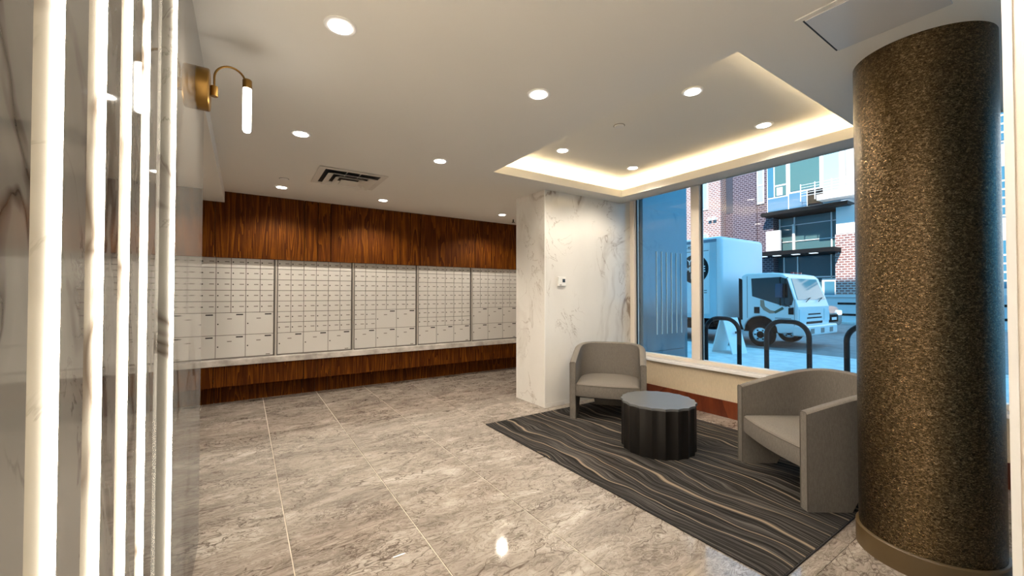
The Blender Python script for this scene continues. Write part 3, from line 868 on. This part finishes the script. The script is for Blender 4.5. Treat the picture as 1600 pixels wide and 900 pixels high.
# windscreen and front
def front_quad(name, pts, m, parent, off=0.012):
    """pts (x, z); follows the cab front profile"""
    def yy(z):
        for (y0, z0), (y1, z1) in zip(prof[:6], prof[1:6]):
            if z0 <= z <= z1: return y0 + (y1-y0)*(z-z0)/(z1-z0)
        return 0
    b = N()
    lo = [b.verts.new((x, yy(z)-off, z)) for x, z in pts]; hi = [b.verts.new((x, yy(z)+0.01, z)) for x, z in pts]
    n = len(pts)
    for k in range(n): b.faces.new((lo[k], lo[(k+1) % n], hi[(k+1) % n], hi[k]))
    b.faces.new(lo[::-1]); b.faces.new(hi)
    return obj(name, b, m, parent)
ws = front_quad('windscreen', [(0.12, 1.31), (1.93, 1.31), (1.82, 1.88), (0.23, 1.88)], WSGLASS, cab_)
for x in (0.5, 1.3): obj('wiper', tube([(x, 0.0, 1.25), (x+0.28, 0.02, 1.35), (x+0.40, 0.045, 1.36)], 0.010, 6), INK, ws)
front_quad('grille_slot', [(0.62, 0.90), (1.43, 0.90), (1.43, 0.935), (0.62, 0.935)], INK, cab_, 0.006)
front_quad('grille_slot', [(0.55, 0.80), (1.50, 0.80), (1.50, 0.835), (0.55, 0.835)], INK, cab_, 0.006)
front_quad('grille_slot', [(0.50, 0.655), (1.55, 0.655), (1.55, 0.72), (0.50, 0.72)], INK, cab_, 0.006)
for x0, x1 in ((0.05, 0.40), (1.65, 2.0)):
    front_quad('headlight', [(x0, 0.74), (x1, 0.72), (x1, 0.98), (x0, 1.06)], LAMP, cab_, 0.02)
bp = obj('bumper', box(-0.02, 2.12, -0.17, 0.12, 0.36, 0.63, 0.04, 3), TW, t)
for x0 in (0.30, 0.95, 1.55): obj('bumper_slot', box(x0, x0+0.22, -0.176, -0.16, 0.42, 0.55), PLATE, bp)
for x in (0.75, 1.0, 1.25): obj('roof_marker', box(x, x+0.07, 0.40, 0.46, 2.03, 2.075), plain('red_marker', (0.4, 0.05, 0.04), 0.3), cab_)
obj('chassis', box(0.45, 1.75, 0.55, 7.4, 0.40, 0.73), TDARK, t)
obj('wheel_housing', box(0.06, 1.99, 0.50, 1.40, 0.40, 0.80), TDARK, t)
def wheel(x, y):
    w = obj('wheel', lathe([(0.20, 0.0), (0.30, -0.01), (0.325, 0.02), (0.325, 0.20), (0.30, 0.22)], 28, axis='x', c=(x, y, 0.325)), TIRE, t, True)
    h = obj('hub', lathe([(0.20, -0.004), (0.185, -0.012), (0.15, 0.03)], 24, axis='x', c=(x, y, 0.325)), CHROME, w, True)
    obj('hub_center', lathe([(0.105, -0.002), (0.09, -0.03), (0.05, -0.045)], 12, axis='x', c=(x, y, 0.325)), TDARK, w)
    for k in range(6):
        a = 2*PI*k/6
        obj('hand_hole', lathe([(0.024, -0.016), (0.024, 0.02)], 8, axis='x', c=(x, y+0.135*math.cos(a), 0.325+0.135*math.sin(a))), TDARK, w)
wheel(0.03, 0.94); wheel(1.80, 0.94); wheel(0.03, 5.6); wheel(1.80, 5.6)
obj('fuel_tank', box(0.12, 0.55, 2.3, 3.4, 0.36, 0.66, 0.05, 2), TDARK, t)

# ------------------------------------------------------------------ car behind the truck
t = thing('silver_car', 'silver car with bright headlights behind the truck nose', 'car', (17.5, 5.9, 0))
CAR = plain('silver_car_paint', (0.42, 0.42, 0.40), 0.2, 0.7)
cp = [(0.05, 0.25), (0.0, 0.45), (0.03, 0.75), (0.18, 0.98), (1.05, 1.10), (1.75, 1.62), (2.2, 1.72), (3.6, 1.70), (4.3, 1.15), (4.5, 0.95), (4.5, 0.3)]
b = prism(cp, 0.0, 1.85, axis='x')
cbody = obj('body', b, CAR, t)
md = cbody.modifiers.new('round', 'BEVEL'); md.width = 0.10; md.segments = 4; md.limit_method = 'ANGLE'; md.angle_limit = R(30)
b = N(); q = [(0.16, 1.10, 1.16), (1.69, 1.10, 1.16), (1.58, 1.70, 1.61), (0.27, 1.70, 1.61)]
lo = [b.verts.new((x, y-0.02, z+0.02)) for x, y, z in q]; hi = [b.verts.new((x, y+0.02, z-0.03)) for x, y, z in q]
for k in range(4): b.faces.new((lo[k], lo[(k+1) % 4], hi[(k+1) % 4], hi[k]))
b.faces.new(lo[::-1]); b.faces.new(hi)
obj('windscreen', b, CABGLASS, t)
for x0 in (0.08, 1.37): obj('headlight', box(x0, x0+0.40, -0.005, 0.14, 0.66, 0.84, 0.03, 2), emit('car_headlight', (0.75, 0.9, 1.0), 1.2), t)
obj('grille', box(0.5, 1.35, -0.012, 0.05, 0.42, 0.70, 0.02, 2), TDARK, t)
obj('number_plate', box(0.70, 1.15, -0.022, -0.008, 0.50, 0.60), PRINT, t)
for x, y in ((0.0, 0.9), (1.63, 0.9), (0.0, 3.6), (1.63, 3.6)):
    obj('wheel', lathe([(0.2, 0.0), (0.32, 0.0), (0.33, 0.03), (0.33, 0.19), (0.32, 0.22)], 20, axis='x', c=(x, y, 0.33)), TIRE, t)

# low planter wall before the building
t = thing('planter_wall', 'pale blue low wall with dark slots beside the brick pier', 'wall', (24.9, 4.2, 0.1))
PLW = plain('pale_concrete', (0.62, 0.66, 0.68), 0.7)
obj('coping', box(-0.06, 0.5, -6, 4.2, 1.22, 1.32), PLW, t)
obj('wall_body', box(0, 0.44, -6, 4.2, 0.0, 1.22), PLW, t)
for z in (0.30, 0.85): obj('slot', box(-0.02, 0.02, -5.8, 3.6, z, z+0.10), INK, t)

# ------------------------------------------------------------------ building across the street
BRICK = m_brick('red_brick', (0.30, 0.135, 0.115), (0.20, 0.10, 0.10), (0.52, 0.48, 0.47))
BRICK_SHADED = m_brick('shaded_brick', (0.055, 0.028, 0.042), (0.032, 0.019, 0.034), (0.20, 0.175, 0.205))  # darkened copy of the brick, with the pier's shade put into its colour
NAVY = plain('navy_recess_cladding', (0.035, 0.045, 0.075), 0.6)
WFR = plain('white_aluminium_frame', (0.80, 0.83, 0.84), 0.4)
BG = plain('blue_window_glass', (0.06, 0.20, 0.30), 0.06)
TG = plain('teal_window_glass', (0.09, 0.19, 0.19), 0.05)
PG = plain('pale_window_glass', (0.35, 0.58, 0.62), 0.08)
SPN = plain('blue_spandrel', (0.10, 0.22, 0.34), 0.2)
BLK = plain('black_soffit', (0.004, 0.004, 0.005), 0.6, 0.0, **{'Specular IOR Level': 0.2})
WPN = plain('white_facade_panel', (0.84, 0.84, 0.83), 0.6)
S = 1.25
BX = 27.5
t = thing('apartment_building', 'brick apartment building with white bay window across the street', 'building', (BX, 0, 0))
def fy(y): return y*S
def fz(z): return 1.45 + (z-1.45)*S
def fb(name, y0, y1, z0, z1, m, x0=0.0, x1=0.4, parent=None):
    return obj(name, box(x0, x1, fy(y0), fy(y1), max(0.0, fz(z0)), fz(z1)), m, parent or t)
fb('brick_wall', 12.13, 24, 0, 13, BRICK, 0.0, 3.0)
fb('recess_wall', 11.43, 12.13, 0, 13, NAVY, 0.7, 3.0)
fb('brick_band', 11.43, 12.13, 4.2, 5.95, BRICK_SHADED, 0.60, 0.75)
fb('brick_pier', 10.25, 11.43, 0, 13, BRICK_SHADED, -0.05, 3.0)
fb('brick_wall', 9.5, 10.25, 0, 13, BRICK_SHADED, 0.05, 3.0)
w = fb('window', 12.83, 13.45, 6.28, 10.0, WFR, -0.06, 0.1); fb('pane', 12.90, 13.38, 6.4, 9.9, PG, -0.08, 0.0, w)
w = fb('window', 12.87, 13.45, 4.3, 4.95, WFR, -0.06, 0.1); fb('pane', 12.92, 13.40, 4.35, 4.9, PG, -0.08, 0.0, w)
for z0, z1 in ((6.33, 7.15), (7.2, 10), (4.2, 5.05)):
    w = fb('window', 11.40, 11.72, z0, z1, INK, 0.60, 0.75); fb('pane', 11.43, 11.62, z0+0.05, z1-0.03, plain('bright_blue_glass', (0.10, 0.42, 0.72), 0.1), 0.55, 0.65, w)
for y in (12.35, 12.62): fb('wall_lamp', y, y+0.16, 5.62, 5.78, WFR, -0.25, 0.0)
w = fb('window', 9.89, 10.22, 6.09, 12, WFR, -0.02, 0.1); fb('pane', 9.93, 10.18, 6.2, 11.9, plain('grey_blind', (0.34, 0.36, 0.40), 0.5), -0.04, 0.05, w); fb('window_rail', 9.9, 10.2, 7.0, 7.06, WFR, -0.06, 0.0, w)
# bay
XB = -0.75
by = fb('bay_window', 6.565, 9.50, 5.47, 7.86, WFR, XB+0.06, 2.5)
fb('pane', 9.20, 9.46, 6.20, 7.72, BG, XB+0.02, XB+0.2, by)
fb('pane', 8.66, 9.14, 6.20, 7.72, TG, XB+0.02, XB+0.2, by)
fb('pane', 7.32, 8.48, 6.30, 7.76, TG, XB+0.02, XB+0.2, by)
fb('pane', 6.60, 7.17, 5.80, 7.80, PG, XB+0.02, XB+0.2, by)
fb('frame_rail', 8.66, 9.14, 6.66, 6.73, WFR, XB, XB+0.1, by)
fb('curtain', 8.80, 9.05, 6.22, 6.60, PRINT, XB+0.005, XB+0.03, by)
fb('spandrel', 8.58, 9.46, 5.50, 6.12, SPN, XB+0.02, XB+0.2, by)
fb('spandrel', 7.82, 8.53, 5.50, 6.20, SPN, XB+0.02, XB+0.2, by)
fb('spandrel', 7.20, 7.78, 5.50, 6.20, INK, XB+0.03, XB+0.2, by)
bl = fb('balcony_slab', 5.2, 7.15, 5.52, 5.76, WPN, XB-1.0, XB+0.06)
for k in range(5): fb('rail', 5.2, 7.75, 5.82+0.12*k, 5.835+0.12*k, WFR, XB-0.98, XB-0.95, bl)
for y in (5.9, 6.6, 7.2, 7.74): fb('rail_post', y, y+0.03, 5.6, 6.36, WFR, XB-0.99, XB-0.95, bl)
fb('side_panel', 3.0, 6.52, 5.76, 9.0, WPN, 0.0, 2.5)
# entrance
fb('soffit', 6.3, 9.75, 5.30, 5.46, BLK, XB-0.1, 2.5)
fb('entrance_backing', 6.8, 9.5, 0, 5.3, plain('lobby_interior', (0.12, 0.13, 0.13), 0.7), 1.2, 2.5)
cw = fb('curtain_wall', 6.88, 9.42, 3.45, 5.25, plain('entrance_glass', (0.07, 0.15, 0.17), 0.05), 0.70, 0.78)
for y in (9.38, 8.72, 7.22, 6.9): fb('mullion', y, y+0.05, 3.45, 5.25, WFR, 0.62, 0.80, cw)
for z in (3.55, 4.05, 4.85): fb('transom', 6.9, 9.42, z, z+0.035, WFR, 0.64, 0.8, cw)
fb('lit_column', 8.70, 8.80, 3.55, 4.9, WPN, 0.50, 0.62, cw)
fb('stone_panel', 9.15, 9.78, 3.62, 4.62, WPN, -0.10, 0.1)
cn = fb('canopy', 6.66, 9.95, 3.32, 3.50, BLK, -1.3, 0.9)
for y in (7.4, 8.1, 8.9, 9.5): fb('canopy_lamp', y, y+0.28, 3.30, 3.325, emit('canopy_lamp_glow', (0.75, 0.9, 1.0), 1.2), -1.0, -0.7, cn)
gl = fb('shopfront', 6.95, 9.5, 0, 3.3, plain('shopfront_glass', (0.04, 0.10, 0.13), 0.05), 0.70, 0.78)
for y in (9.2, 8.6, 7.25, 6.97): fb('mullion', y, y+0.045, 0, 3.3, WFR, 0.62, 0.80, gl)
fb('transom', 6.97, 9.5, 2.25, 2.31, WFR, 0.62, 0.8, gl)
dd = fb('door', 7.05, 7.62, 0, 2.2, WFR, 0.58, 0.70); fb('pane', 7.14, 7.52, 0.4, 2.05, BG, 0.55, 0.62, dd)
fb('white_wall', 3.0, 6.85, 4.12, 5.32, WPN, -0.25, 2.5)
fb('brick_pier', 3.0, 6.88, 0, 4.10, BRICK, -0.3, 2.5)
# further right along the street (seen past the column)
fb('pale_facade', -6, 3.0, 0, 13, WPN, 0.2, 2.5)
for z0, z1 in ((1.6, 3.4), (4.2, 6.0), (6.8, 8.6)):
    for y in (0.3, 1.6):
        w = fb('window', y, y+1.0, z0, z1, WFR, 0.1, 0.3); fb('pane', y+0.06, y+0.94, z0+0.06, z1-0.06, BG, 0.06, 0.2, w)
        for k in range(4): fb('blind_slat', y+0.06, y+0.94, z0+0.3+0.3*k, z0+0.36+0.3*k, WFR, 0.04, 0.07, w)
